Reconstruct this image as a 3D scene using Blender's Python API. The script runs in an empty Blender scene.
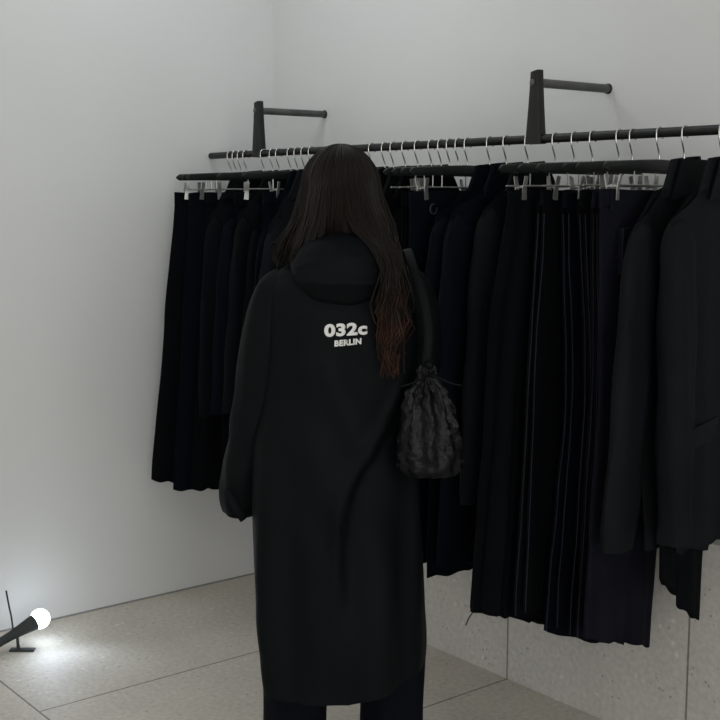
import bpy, bmesh, math, random
from math import sin, cos, pi, radians, sqrt, exp
from mathutils import Vector, Matrix, noise
from mathutils.bvhtree import BVHTree

S = bpy.context.scene
COL = S.collection

# ------------------------------------------------------------------ camera
FPX = 1210.4
PITCH, YAW = 0.13271, 0.89921
CAMPOS = Vector((4.041, -2.683, 1.53))
cam_d = bpy.data.cameras.new('camera')
cam = bpy.data.objects.new('camera', cam_d)
COL.objects.link(cam)
cam_d.sensor_width = 36.0
cam_d.lens = FPX / 720.0 * 36.0
cam_d.clip_start = 0.05
cam.location = CAMPOS
cam.rotation_euler = (pi / 2 - PITCH, 0.0, YAW)
S.camera = cam

# ------------------------------------------------------------------ world, lights, exposure
w = bpy.data.worlds.new('world'); S.world = w
w.use_nodes = True
w.node_tree.nodes['Background'].inputs[0].default_value = (0.75, 0.8, 0.85, 1)
w.node_tree.nodes['Background'].inputs[1].default_value = 0.05


def area(name, loc, rot, sx, sy, watts, col=(1, 1, 1), spread=pi):
    d = bpy.data.lights.new(name, 'AREA')
    d.shape = 'RECTANGLE'; d.size = sx; d.size_y = sy; d.energy = watts; d.color = col; d.spread = spread
    o = bpy.data.objects.new(name, d); COL.objects.link(o)
    o.location = loc; o.rotation_euler = rot
    return o


# a ceiling strip that washes the corner, and two unseen fill lights added
area('ceiling_strip_light', (0.85, -0.70, 2.96), (0, 0, 0), 0.9, 0.7, 7.0, (0.88, 0.95, 1.0))
area('ceiling_fill_light', (3.4, -2.3, 2.96), (0, 0, 0), 2.2, 1.6, 6.5, (1.0, 0.985, 0.95))
area('ceiling_fill_light', (1.3, -3.2, 2.96), (0, 0, 0), 1.6, 1.2, 12.5, (1.0, 0.97, 0.92))
# large unseen light added on the right side to brighten the left wall evenly
area('added_side_light', (6.15, -3.2, 1.40), (0, radians(90), 0), 2.4, 3.2, 80.0, (0.985, 0.995, 1.0))
S.view_settings.view_transform = 'Standard'
S.view_settings.look = 'None'
S.view_settings.exposure = 0.0
S.view_settings.gamma = 1.0
S.view_settings.use_curve_mapping = False


# ------------------------------------------------------------------ materials
def mat(name, col, rough=0.6, metal=0.0, spec=0.5, bump=0.0, bscale=200.0, var=0.0, vscale=6.0, sheen=0.0, stretch=None):
    m = bpy.data.materials.new(name); m.use_nodes = True
    nt = m.node_tree; b = nt.nodes['Principled BSDF']
    b.inputs['Base Color'].default_value = (*col, 1)
    b.inputs['Roughness'].default_value = rough
    b.inputs['Metallic'].default_value = metal
    b.inputs['Specular IOR Level'].default_value = spec
    if sheen:
        b.inputs['Sheen Weight'].default_value = sheen
        b.inputs['Sheen Roughness'].default_value = 0.5
    tc = nt.nodes.new('ShaderNodeTexCoord')
    src = tc.outputs['Object']
    if stretch:
        mp = nt.nodes.new('ShaderNodeMapping'); mp.inputs['Scale'].default_value = stretch
        nt.links.new(src, mp.inputs['Vector']); src = mp.outputs['Vector']
    if var:
        n = nt.nodes.new('ShaderNodeTexNoise'); n.inputs['Scale'].default_value = vscale; n.inputs['Detail'].default_value = 5
        nt.links.new(src, n.inputs['Vector'])
        r = nt.nodes.new('ShaderNodeMapRange')
        r.inputs['From Min'].default_value = 0.3; r.inputs['From Max'].default_value = 0.7
        r.inputs['To Min'].default_value = 1 - var; r.inputs['To Max'].default_value = 1 + var
        nt.links.new(n.outputs['Fac'], r.inputs['Value'])
        mx = nt.nodes.new('ShaderNodeVectorMath'); mx.operation = 'SCALE'
        mx.inputs[0].default_value = col
        nt.links.new(r.outputs['Result'], mx.inputs['Scale'])
        nt.links.new(mx.outputs['Vector'], b.inputs['Base Color'])
    if bump:
        n = nt.nodes.new('ShaderNodeTexNoise'); n.inputs['Scale'].default_value = bscale; n.inputs['Detail'].default_value = 3
        nt.links.new(src, n.inputs['Vector'])
        bp = nt.nodes.new('ShaderNodeBump'); bp.inputs['Strength'].default_value = bump; bp.inputs['Distance'].default_value = 0.004
        nt.links.new(n.outputs['Fac'], bp.inputs['Height'])
        nt.links.new(bp.outputs['Normal'], b.inputs['Normal'])
    return m


def stone(name, base, joints, speck_lo=0.55, warm=(1.0, 0.97, 0.92)):
    """Speckled stone with thin dark joints; joints = list of (axis, position) planes in world space."""
    m = bpy.data.materials.new(name); m.use_nodes = True
    nt = m.node_tree; N = nt.nodes; L = nt.links; b = N['Principled BSDF']
    b.inputs['Roughness'].default_value = 0.62; b.inputs['Specular IOR Level'].default_value = 0.3
    geo = N.new('ShaderNodeNewGeometry')

    def noisenode(scale, detail=4):
        n = N.new('ShaderNodeTexNoise'); n.inputs['Scale'].default_value = scale; n.inputs['Detail'].default_value = detail
        L.new(geo.outputs['Position'], n.inputs['Vector']); return n.outputs['Fac']

    def maprange(sock, a, c, d, e):
        r = N.new('ShaderNodeMapRange'); r.inputs['From Min'].default_value = a; r.inputs['From Max'].default_value = c
        r.inputs['To Min'].default_value = d; r.inputs['To Max'].default_value = e
        L.new(sock, r.inputs['Value']); return r.outputs['Result']

    def math_(op, a, c):
        q = N.new('ShaderNodeMath'); q.operation = op
        for i, v in enumerate((a, c)):
            if isinstance(v, (int, float)): q.inputs[i].default_value = v
            else: L.new(v, q.inputs[i])
        return q.outputs[0]
    cloud = maprange(noisenode(2.2, 6), 0.3, 0.7, 0.90, 1.08)
    fine = maprange(noisenode(60, 3), 0.3, 0.7, 0.90, 1.10)
    v = N.new('ShaderNodeTexVoronoi'); v.inputs['Scale'].default_value = 42
    L.new(geo.outputs['Position'], v.inputs['Vector'])
    dark = maprange(v.outputs['Distance'], 0.10, 0.2, speck_lo, 1.0)
    gate = maprange(noisenode(9, 2), 0.50, 0.58, 0.0, 1.0)      # specks only here and there
    dark = math_('ADD', math_('MULTIPLY', math_('SUBTRACT', dark, 1.0), gate), 1.0)
    v2 = N.new('ShaderNodeTexVoronoi'); v2.inputs['Scale'].default_value = 27
    L.new(geo.outputs['Position'], v2.inputs['Vector'])
    light = maprange(v2.outputs['Distance'], 0.12, 0.24, 1.22, 1.0)
    gate2 = maprange(noisenode(7, 2), 0.52, 0.62, 0.0, 1.0)
    light = math_('ADD', math_('MULTIPLY', math_('SUBTRACT', light, 1.0), gate2), 1.0)
    f = math_('MULTIPLY', math_('MULTIPLY', cloud, fine), math_('MULTIPLY', dark, light))
    sep = N.new('ShaderNodeSeparateXYZ'); L.new(geo.outputs['Position'], sep.inputs[0])
    jm = None
    for ax, pos, ylo, yhi in joints:
        dd = math_('ABSOLUTE', math_('SUBTRACT', sep.outputs[ax], pos), 0.0)
        g = maprange(dd, 0.0020, 0.0042, 0.36, 1.0)
        if ylo > -9:
            out = math_('MAXIMUM', math_('LESS_THAN', sep.outputs['Y'], ylo), math_('GREATER_THAN', sep.outputs['Y'], yhi))
            g = math_('MAXIMUM', g, out)
        jm = g if jm is None else math_('MINIMUM', jm, g)
    if jm is not None: f = math_('MULTIPLY', f, jm)
    sc = N.new('ShaderNodeVectorMath'); sc.operation = 'SCALE'
    sc.inputs[0].default_value = [base[i] * warm[i] for i in range(3)]
    L.new(f, sc.inputs['Scale']); L.new(sc.outputs['Vector'], b.inputs['Base Color'])
    bp = N.new('ShaderNodeBump'); bp.inputs['Strength'].default_value = 0.25; bp.inputs['Distance'].default_value = 0.003
    L.new(f, bp.inputs['Height']); L.new(bp.outputs['Normal'], b.inputs['Normal'])
    return m


M = {}
M['plaster'] = mat('white_plaster', (0.72, 0.725, 0.717), 0.85, spec=0.2, bump=0.04, bscale=30, var=0.02, vscale=1.3)
M['ceiling'] = mat('ceiling_paint', (0.7, 0.7, 0.69), 0.9, spec=0.2, bump=0.03, bscale=60, var=0.01)
M['shadow_gap'] = mat('shadow_gap_grey', (0.30, 0.30, 0.29), 0.9, spec=0.1, var=0.1, vscale=20)  # grey that stands for shade where plaster meets floor
XJ = [0.035 + 0.6945 * k for k in range(0, 10)]
XJ[1], XJ[2], XJ[3] = 0.726, 1.424, 2.1105
M['floor'] = stone('floor_stone', (0.60, 0.588, 0.565), [('X', x, -1.281, 1) for x in XJ[1:]] + [('X', x + .347, -2.64, -1.281) for x in XJ] + [('X', x, -4.0, -2.64) for x in XJ[1:]] + [('Y', y, -9, 9) for y in (-1.281, -2.64, -4.0)], 0.6, (1.0, 0.955, 0.875))
M['dado'] = stone('dado_stone', (0.54, 0.531, 0.515), [('X', x, -9, 9) for x in XJ[1:]], 0.55, (1.0, 0.98, 0.945))
M['steel'] = mat('blackened_steel', (0.022, 0.023, 0.0225), 0.42, 0.5, 0.4, bump=0.08, bscale=120, var=0.25, vscale=30)
M['steel_pale'] = mat('worn_grey_steel', (0.095, 0.098, 0.095), 0.4, 0.5, 0.5, bump=0.08, bscale=120, var=0.25, vscale=25)
M['strap'] = mat('black_leather', (0.014, 0.015, 0.0145), 0.5, 0, 0.3, bump=0.2, bscale=160, var=0.2, vscale=14)
M['chrome'] = mat('polished_chrome', (0.62, 0.62, 0.6), 0.22, 1.0, 0.5, bump=0.01, bscale=60)
M['clip'] = mat('brushed_nickel', (0.50, 0.50, 0.48), 0.36, 0.85, 0.5, bump=0.03, bscale=90)
M['wood'] = mat('black_lacquered_wood', (0.0085, 0.0105, 0.0098), 0.42, 0, 0.3, bump=0.06, bscale=50, var=0.2, vscale=18)
def fab(n, c, rough=0.85, spec=0.07, sheen=0.0, var=0.18):
    return mat(n, c, rough, 0, spec, bump=0.25, bscale=340, var=var, vscale=7, sheen=sheen)
M['f_black'] = fab('black_wool', (0.0020, 0.0026, 0.0036))
M['f_navy'] = fab('ink_navy_cotton', (0.0021, 0.0031, 0.0062))
M['f_slate'] = fab('slate_black_twill', (0.0044, 0.0053, 0.0070))
M['f_char'] = fab('charcoal_gabardine', (0.0064, 0.0074, 0.0090), 0.75, 0.07)
M['f_denim'] = fab('dark_indigo_denim', (0.0050, 0.0054, 0.0098), 0.9, 0.1, var=0.3)
M['f_coat'] = fab('black_nylon_shell', (0.0036, 0.0048, 0.0057), 0.60, 0.065, var=0.08)
M['f_leg'] = fab('black_navy_denim', (0.0032, 0.004, 0.0065))
M['lining'] = fab('black_lining', (0.004, 0.004, 0.005), 0.9)
M['bag'] = mat('glossy_crinkled_black', (0.0028, 0.0030, 0.0040), 0.38, 0, 0.16, bump=0.7, bscale=90, var=0.3, vscale=30)
M['bagstrap'] = mat('black_webbing', (0.0035, 0.0040, 0.0045), 0.6, 0, 0.08, bump=0.2, bscale=260)
M['print'] = mat('white_print', (0.74, 0.74, 0.72), 0.7, 0, 0.2, bump=0.02, bscale=200)
M['skin'] = mat('skin', (0.52, 0.33, 0.25), 0.5, 0, 0.4, bump=0.03, bscale=180, var=0.06, vscale=12)
M['lips'] = mat('lip_skin', (0.40, 0.16, 0.14), 0.4, 0, 0.4, bump=0.03, bscale=220)
M['eye'] = mat('eye_dark', (0.05, 0.035, 0.028), 0.15, 0, 0.5, bump=0.002)
M['shoe'] = mat('black_shoe_leather', (0.010, 0.010, 0.011), 0.4, 0, 0.4, bump=0.1, bscale=120)
M['sole'] = mat('black_rubber', (0.012, 0.012, 0.012), 0.8, 0, 0.2, bump=0.1, bscale=160)
M['lampbody'] = mat('black_lamp_metal', (0.030, 0.036, 0.036), 0.5, 0.2, 0.4, bump=0.05, bscale=90)
M['label'] = mat('woven_tag', (0.045, 0.045, 0.05), 0.8, 0, 0.2, bump=0.1, bscale=300)


M['seam'] = fab('navy_stitching_lit_edge', (0.020, 0.0215, 0.029))  # pocket stitching, and the painted highlight on folded leg edges


def hair_material():
    m = mat('dark_brown_hair', (0.0085, 0.0062, 0.0049), 0.5, 0, 0.14)
    nt = m.node_tree; b = nt.nodes['Principled BSDF']
    tc = nt.nodes.new('ShaderNodeTexCoord'); sep = nt.nodes.new('ShaderNodeSeparateXYZ')
    nt.links.new(tc.outputs['Object'], sep.inputs[0])
    nz = nt.nodes.new('ShaderNodeTexNoise'); nz.inputs['Scale'].default_value = 26
    nt.links.new(tc.outputs['Object'], nz.inputs['Vector'])
    mr = nt.nodes.new('ShaderNodeMapRange')        # dyed copper ends of the long lock
    mr.inputs['From Min'].default_value = 1.33; mr.inputs['From Max'].default_value = 1.22
    nt.links.new(sep.outputs['Z'], mr.inputs['Value'])
    mu = nt.nodes.new('ShaderNodeMath'); mu.operation = 'MULTIPLY'
    m2 = nt.nodes.new('ShaderNodeMapRange'); m2.inputs['From Min'].default_value = 0.35; m2.inputs['From Max'].default_value = 0.65
    nt.links.new(nz.outputs['Fac'], m2.inputs['Value'])
    nt.links.new(mr.outputs['Result'], mu.inputs[0]); nt.links.new(m2.outputs['Result'], mu.inputs[1])
    mx = nt.nodes.new('ShaderNodeMix'); mx.data_type = 'RGBA'
    mx.inputs['A'].default_value = (0.0085, 0.0062, 0.0049, 1); mx.inputs['B'].default_value = (0.036, 0.0135, 0.0080, 1)
    nt.links.new(mu.outputs[0], mx.inputs['Factor'])
    nt.links.new(mx.outputs['Result'], b.inputs['Base Color'])
    return m


M['hair'] = hair_material()


def emission_material(name, col, strength):
    m = bpy.data.materials.new(name); m.use_nodes = True
    b = m.node_tree.nodes['Principled BSDF']
    b.inputs['Base Color'].default_value = (0.9, 0.9, 0.9, 1)
    b.inputs['Emission Color'].default_value = (*col, 1); b.inputs['Emission Strength'].default_value = strength
    return m


M['bulb'] = emission_material('lit_frosted_bulb', (0.76, 0.87, 1.0), 13.0)


# ------------------------------------------------------------------ mesh helpers
class MB:
    def __init__(s): s.v = []; s.f = []

    def grid(s, rings, closed=True, cap0=False, cap1=False, capin=0.0):
        """rings: list of equally long point lists, joined one to the next."""
        n = len(rings[0]); o = len(s.v)
        for r in rings: s.v.extend([tuple(p) for p in r])
        for i in range(len(rings) - 1):
            for j in range(n if closed else n - 1):
                k = (j + 1) % n
                s.f.append((o + i * n + j, o + i * n + k, o + (i + 1) * n + k, o + (i + 1) * n + j))
        for flag, i in ((cap0, 0), (cap1, len(rings) - 1)):
            if flag:
                c = Vector((0, 0, 0))
                for p in rings[i]: c += Vector(p)
                c /= n
                if capin:
                    q = Vector((0, 0, 0)); t = rings[1 if i == 0 else i - 1]
                    for p in t: q += Vector(p)
                    d = (q / n - c)
                    if d.length > 1e-9: c += d.normalized() * capin
                s.v.append(tuple(c)); ci = len(s.v) - 1
                for j in range(n):
                    a, b2 = o + i * n + j, o + i * n + (j + 1) % n
                    s.f.append((b2, a, ci) if i == 0 else (a, b2, ci))
        return s

    def tube(s, pts, rad, sides=10, up=None, cap=True, capin=0.0, wob=None):
        """rad: number, or list of r / (ra, rb) at each point; ra lies along the frame's first axis."""
        pts = [Vector(p) for p in pts]; n = len(pts)
        T = []
        for i in range(n):
            d = pts[min(i + 1, n - 1)] - pts[max(i - 1, 0)]
            T.append(d.normalized() if d.length > 1e-9 else Vector((0, 0, 1)))
        a = Vector(up) if up else (Vector((1, 0, 0)) if abs(T[0].x) < 0.8 else Vector((0, 1, 0)))
        a = (a - T[0] * a.dot(T[0])).normalized()
        rings = []
        for i in range(n):
            a = (a - T[i] * a.dot(T[i])).normalized(); b = T[i].cross(a)
            r = rad if isinstance(rad, (int, float)) else rad[i]
            ra, rb = (r, r) if isinstance(r, (int, float)) else r
            ring = []
            for k in range(sides):
                th = 2 * pi * k / sides
                m_ = 1.0 if wob is None else wob(i / (n - 1), th)
                ring.append(pts[i] + a * (ra * cos(th) * m_) + b * (rb * sin(th) * m_))
            rings.append(ring)
        return s.grid(rings, True, cap, cap, capin)

    def box(s, c, d, rot=None, bev=0.0):
        c = Vector(c); hx, hy, hz = d[0] / 2, d[1] / 2, d[2] / 2
        bm = bmesh.new(); bmesh.ops.create_cube(bm, size=1.0)
        for v in bm.verts: v.co = Vector((v.co.x * 2 * hx, v.co.y * 2 * hy, v.co.z * 2 * hz))
        if bev: bmesh.ops.bevel(bm, geom=list(bm.edges), offset=bev, segments=2, affect='EDGES', profile=0.5)
        bm.verts.index_update(); o = len(s.v)
        for v in bm.verts:
            p = v.co.copy()
            if rot is not None: p = rot @ p
            s.v.append(tuple(c + p))
        for f in bm.faces: s.f.append(tuple(o + v.index for v in f.verts))
        bm.free(); return s

    def sphere(s, c, r, su=16, sv=10, rot=None):
        c = Vector(c); rr = (r, r, r) if isinstance(r, (int, float)) else r
        rings = []
        for i in range(sv + 1):
            t = pi * i / sv; ring = []
            for j in range(su):
                ph = 2 * pi * j / su
                p = Vector((rr[0] * max(sin(t), 1e-4) * cos(ph), rr[1] * max(sin(t), 1e-4) * sin(ph), rr[2] * cos(t)))
                if rot is not None: p = rot @ p
                ring.append(c + p)
            rings.append(ring)
        return s.grid(rings, True)

    def mesh(s, name, m, smooth=True):
        me = bpy.data.meshes.new(name); me.from_pydata(s.v, [], s.f); me.validate(); me.update()
        bm = bmesh.new(); bm.from_mesh(me)
        bmesh.ops.remove_doubles(bm, verts=bm.verts, dist=1e-5)
        bmesh.ops.recalc_face_normals(bm, faces=bm.faces)
        bm.to_mesh(me); bm.free()
        if m is not None: me.materials.append(m)
        if smooth: me.polygons.foreach_set('use_smooth', [True] * len(me.polygons))
        if smooth and hasattr(me, 'set_sharp_from_angle'): me.set_sharp_from_angle(angle=radians(55))
        return me

    def build(s, name, m, parent=None, smooth=True, label=None):
        o = bpy.data.objects.new(name, s.mesh(name, m, smooth)); COL.objects.link(o)
        if parent is not None: o.parent = parent
        if label: o['label'] = label
        return o


def tag(o, label, cat, group=None):
    o['label'] = label; o['category'] = cat
    if group: o['group'] = group
    return o


def empty(name, loc=(0, 0, 0), rz=0.0):
    o = bpy.data.objects.new(name, None); COL.objects.link(o)
    o.location = loc; o.rotation_euler = (0, 0, rz); o.empty_display_size = 0.1
    return o


def struct(o):
    o['kind'] = 'structure'; return o


def lerp(a, b, t): return a + (b - a) * t


def sm(a, b, x):
    t = min(1.0, max(0.0, (x - a) / (b - a))) if a != b else float(x > a)
    return t * t * (3 - 2 * t)


def interp(tab, x):
    if x <= tab[0][0]: return tab[0][1:] if len(tab[0]) > 2 else tab[0][1]
    for p, q in zip(tab, tab[1:]):
        if x <= q[0]:
            t = (x - p[0]) / (q[0] - p[0]); t = t * t * (3 - 2 * t) * 0.5 + t * 0.5
            r = tuple(lerp(a, b, t) for a, b in zip(p[1:], q[1:]))
            return r if len(r) > 1 else r[0]
    return tab[-1][1:] if len(tab[-1]) > 2 else tab[-1][1]


def spline(pts, n):
    pts = [Vector(p) for p in pts]; out = []
    m = len(pts) - 1
    for i in range(n):
        t = i / (n - 1) * m; k = min(int(t), m - 1); u = t - k
        p0 = pts[max(k - 1, 0)]; p1 = pts[k]; p2 = pts[k + 1]; p3 = pts[min(k + 2, m)]
        out.append(0.5 * ((2 * p1) + (p2 - p0) * u + (2 * p0 - 5 * p1 + 4 * p2 - p3) * u * u + (3 * p1 - p0 - 3 * p2 + p3) * u ** 3))
    return out


# ------------------------------------------------------------------ the room
RX, RY, RZ = 6.2, -5.0, 3.0
YB = 0.0925            # plaster plane; the stone dado stands proud of it, its face at y = 0
DADO = 0.618
struct(MB().box(((RX) / 2, (RY + YB) / 2, -0.05), (RX + 0.2, YB - RY + 0.3, 0.1)).build('floor', M['floor'], None, False))
struct(MB().box(((RX) / 2, (RY + YB) / 2, RZ + 0.05), (RX + 0.2, YB - RY + 0.3, 0.1)).build('ceiling', M['ceiling'], None, False))
struct(MB().box((-0.05, (RY + YB) / 2, RZ / 2), (0.1, YB - RY, RZ)).build('wall_left', M['plaster'], None, False))
struct(MB().box((RX / 2, YB + 0.05, RZ / 2), (RX, 0.1, RZ)).build('wall_back', M['plaster'], None, False))
struct(MB().box((RX + 0.05, (RY + YB) / 2, RZ / 2), (0.1, YB - RY, RZ)).build('wall_right', M['plaster'], None, False))
struct(MB().box((RX / 2, RY - 0.05, RZ / 2), (RX, 0.1, RZ)).build('wall_front', M['plaster'], None, False))
struct(MB().box((RX / 2, YB / 2, DADO / 2), (RX, YB, DADO), None, 0.002).build('trim_1', M['dado'], None, False))
struct(MB().box((0.002, (RY) / 2, 0.003), (0.004, -RY, 0.005)).build('shadow_strip_left', M['shadow_gap'], None, False))  # thin grey strip put in as the shade of the gap below the plaster

# ------------------------------------------------------------------ wall-mounted clothes rail
YR, ZR, RR = -0.2032, 1.6915, 0.0122
rail = empty('clothes_rail', (0.0, YR, ZR))
tag(rail, 'long black steel clothes rail on two wall brackets along the back wall', 'clothes rail')
pts = [(0.004 + (5.2 - 0.004) * i / 40, 0, 0) for i in range(41)]
MB().tube(pts, RR, 18).build('rod', M['steel'], rail)
ZB = 1.8430 - ZR
for bx in (0.337, 1.699, 3.6):
    arm = MB().tube([(bx, YB - YR, ZB), (bx, 0.25, ZB), (bx, 0.1, ZB), (bx, 0.0, ZB), (bx, -0.012, ZB)], 0.0125, 16)
    arm = arm.build('bracket_arm', M['steel_pale'], rail)
    MB().tube([(bx, YB - YR, ZB), (bx, YB - YR - 0.004, ZB), (bx, YB - YR - 0.006, ZB)], [0.0150, 0.0150, 0.0130], 18).build('wall_plate', M['steel'], arm)
    # tapering strap that hangs from the arm and wraps round the rod
    m = MB(); rings = []
    for i in range(15):
        t = i / 14; z = lerp(ZB + 0.031, -0.0135, t)
        hw = lerp(0.0145, 0.029, t ** 1.3); hy = lerp(0.013, 0.0165, t)
        ring = []
        for k in range(20):
            th = 2 * pi * k / 20
            cx = math.copysign(abs(cos(th)) ** 0.35, cos(th)); cy = math.copysign(abs(sin(th)) ** 0.35, sin(th))
            ring.append((bx + hw * cx, -0.002 + hy * cy, z + 0.003 * cx * (1 - t)))
        rings.append(ring)
    m.grid(rings, True, True, True)
    st = m.build('hanging_strap', M['strap'], rail)
    MB().tube([(bx - 0.002, -0.014, ZB), (bx - 0.002, -0.019, ZB), (bx - 0.002, -0.021, ZB)], [0.009, 0.009, 0.006], 14).build('bolt', M['steel_pale'], st)


# ------------------------------------------------------------------ hangers
# local frame of every hanger and garment: +x = thickness towards the shop's right, -y = front arm, z measured from the floor
def hook_mesh():
    pts = []
    zc = ZR + RR + 0.0015 - 0.0155     # loop centre so that the loop rests on the rod
    pts += [(0, 0.0, 1.603), (0, 0.0, 1.626), (0, -0.001, 1.640), (0, -0.006, 1.652), (0, -0.0135, 1.668), (0, -0.0155, 1.680)]
    for k in range(0, 11):
        a = pi - (pi * 1.22) * k / 10
        pts.append((0, 0.0155 * cos(a), zc + 0.0155 * sin(a)))
    m = MB().tube(spline(pts, 46), 0.0022, 8)
    m.sphere((0, 0.0155 * cos(-0.22 * pi), zc + 0.0155 * sin(-0.22 * pi)), 0.0030, 8, 6)
    m.tube([(0, 0, 1.612), (0, 0, 1.616), (0, 0, 1.622), (0, 0, 1.624)], [0.006, 0.006, 0.0045, 0.003], 12)
    return m.mesh('hook', M['chrome'])


def bar_mesh(half, droop, h0, name, ztop=None, zc=1.611, thk=0.0075):
    """black wooden hanger arm: flat arched bar, deeper in the middle, rounded ends"""
    rings = []; n = 33
    for i in range(n):
        s_ = -1 + 2 * i / (n - 1); y = half * s_
        z = zc + (ztop(s_ * half) if ztop else -droop * abs(s_) ** 1.6)
        e = 1.0 if abs(s_) < 0.93 else sqrt(max(0.03, 1 - ((abs(s_) - 0.93) / 0.07) ** 2))
        h = lerp(h0, h0 * 0.72, abs(s_)) * e; th = lerp(thk, thk * .85, abs(s_)) * e
        ring = []
        for k in range(16):
            a = 2 * pi * k / 16
            ring.append((th * math.copysign(abs(cos(a)) ** 0.4, cos(a)), y, z + h * math.copysign(abs(sin(a)) ** 0.45, sin(a))))
        rings.append(ring)
    return MB().grid(rings, True, True, True).mesh(name, M['wood'])


def clip_mesh():
    m = MB()
    for sgn in (-1, 1):           # two sprung cheeks, splayed at the top, pinching at the bottom
        rings = []
        for i in range(9):
            t = i / 8; z = lerp(0.026, -0.036, t)
            x = sgn * lerp(0.0195, 0.0130, sm(0, 0.62, t)); hw = lerp(0.0060, 0.0085, t)
            rings.append([(x - 0.0012, -hw, z), (x + 0.0012, -hw, z), (x + 0.0012, hw, z), (x - 0.0012, hw, z)])
        m.grid(rings, True, True, True)
    m.tube([(-0.0135, 0, -0.003), (0.0135, 0, -0.003)], 0.0036, 10)
    m.tube([(0, -0.009, -0.003), (0, 0.009, -0.003)], 0.003, 8)
    return m.mesh('clip', M['clip'])


ME_HOOK = hook_mesh()
ME_BAR_CLIP = bar_mesh(0.236, 0.006, 0.0155, 'clip_bar')
ME_CLIP = clip_mesh()
ZCB = 1.562            # height of the clip rail


def put(me, name, parent, loc=(0, 0, 0), rot=(0, 0, 0)):
    o = bpy.data.objects.new(name, me); COL.objects.link(o); o.parent = parent
    o.location = loc; o.rotation_euler = rot; return o


def rail_mesh(half):
    m = MB().tube([(0, -half, ZCB), (0, 0, ZCB), (0, half, ZCB)], 0.0022, 8)
    for y in (-half * 0.52, half * 0.52):
        m.tube([(0, y, ZCB), (0, y, ZCB + 0.012), (0, y, 1.596)], 0.0016, 6)
    return m.mesh('clip_rail', M['clip'])


ME_RAIL = rail_mesh(0.205)


def hanger(x, yaw, kind, label, group, clips=(-0.13, 0.13), tip=(.2, 1.49)):
    h = empty('clip_hanger' if kind == 'clip' else 'coat_hanger', (x, YR, 0), radians(yaw))
    tag(h, label, 'hanger', group)
    put(ME_HOOK, 'hook', h)
    if kind == 'clip': put(ME_BAR_CLIP, 'hanger_bar', h)
    else:
        k = tip[0] - 0.06
        put(bar_mesh(k, 0, 0.011, 'coat_bar', lambda u: shoulder(abs(u), *tip) - 0.026 + 0.045 * exp(-(u / .035) ** 2) * (1.611 - (1.566 - .026)) / .071, 0.0, 0.0032), 'hanger_bar', h)
    if kind == 'clip':
        put(ME_RAIL, 'clip_rail', h)
        for y in clips:
            put(ME_CLIP, 'clip', h, (0, y, ZCB), (random.uniform(-.12, .12), 0, random.uniform(-.5, .5)))
    return h


# ------------------------------------------------------------------ garments
def shoulder(a, tw, tz):
    return interp([(0.0, 1.558), (0.05, 1.563), (0.10, 1.552), (tw * 0.82, lerp(1.552, tz, 0.78)), (tw, tz - 0.010)], a)


def sgn_pow(c, e): return math.copysign(abs(c) ** e, c)


def sheet(m, u0, u1, ztop, zhem, th, seed, nf=3.0, amp=0.006, flat=0.5, N=64, Lv=30, voff=0.0, topthin=0.5):
    """A hanging tube of cloth. u0(t), u1(t): front and back edge (front positive) by level t=0..1;
    ztop(s), zhem(s): heights by s=-1 (back) .. 1 (front); th: half thickness; folds deepen towards the hem."""
    rnd = random.Random(seed); ph = [rnd.uniform(0, 2 * pi) for _ in range(6)]
    rings = []
    for i in range(Lv):
        t = i / (Lv - 1); ring = []
        for k in range(N):
            a = 2 * pi * k / N
            s = sgn_pow(cos(a), flat); v = sgn_pow(sin(a), 0.8)
            u = lerp(u1(t), u0(t), (s + 1) / 2)
            z = lerp(ztop(s), zhem(s), t)
            edge = 1 - 0.45 * abs(s) ** 4
            A = amp * (0.25 + 0.75 * t)
            fold = A * (sin(nf * pi * s + ph[0] + 0.8 * t) + 0.55 * sin(nf * 1.9 * pi * s + ph[1] - 1.1 * t))
            ind = 0.35 * A * v * sin(nf * 2.4 * pi * s + ph[2] + 2 * t)
            crease = 0.004 * noise.noise(Vector((u * 9 + seed, z * 7, v * 0.7 + seed * 0.37)))
            tt = th * lerp(topthin, 1.0, sm(0, 0.12, t)) * edge
            ring.append((voff + v * tt + fold + ind + crease, -u, z + 0.004 * sin(nf * 2 * pi * s + ph[3]) * t))
        rings.append(ring)
    m.grid(rings, True, True, True, 0.012)
    k_ = int(N * .075); m.seam = [Vector(r[k_]) + Vector((.0008, 0, 0)) for r in rings[1:]]
    return m


def sleeve_mesh(m, side, tip, cuff, bend, ra, rb, seed, voff=0.0):
    """side +1 front, -1 back. tip/cuff: (u, z)."""
    r0 = ra * 0.62
    p0 = Vector((0, -side * (tip[0] - r0 - .022), tip[1] - 0.030)); p1 = Vector((voff * 0.4, -side * (tip[0] - ra * .66), tip[1] - 0.085))
    p3 = Vector((voff, -side * (cuff[0] - ra * .1), cuff[1])); p2 = (p1 + p3) / 2 + Vector((bend * 0.5, -side * 0.010, 0))
    P = spline([p0, p1, p2, p3], 30); R = []
    for i in range(30):
        t = i / 29
        k = interp([(0, .30), (.07, .52), (.16, .74), (.34, .96), (.5, 1.0), (1, .90)], t)
        k *= 1 + 0.05 * sin(t * 26 + seed) * sm(.2, .5, t)
        R.append((ra * k, rb * k))
    rnd = random.Random(seed); q = rnd.uniform(0, 6)
    return m.tube(P, R, 18, up=(0, 1, 0), cap=True, capin=0.02,
                  wob=lambda t, a: 1 + sm(.1, .5, t) * (0.12 * sin(3 * a + q + 4 * t) + 0.07 * sin(5 * a + 9 * t + q)))


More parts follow.
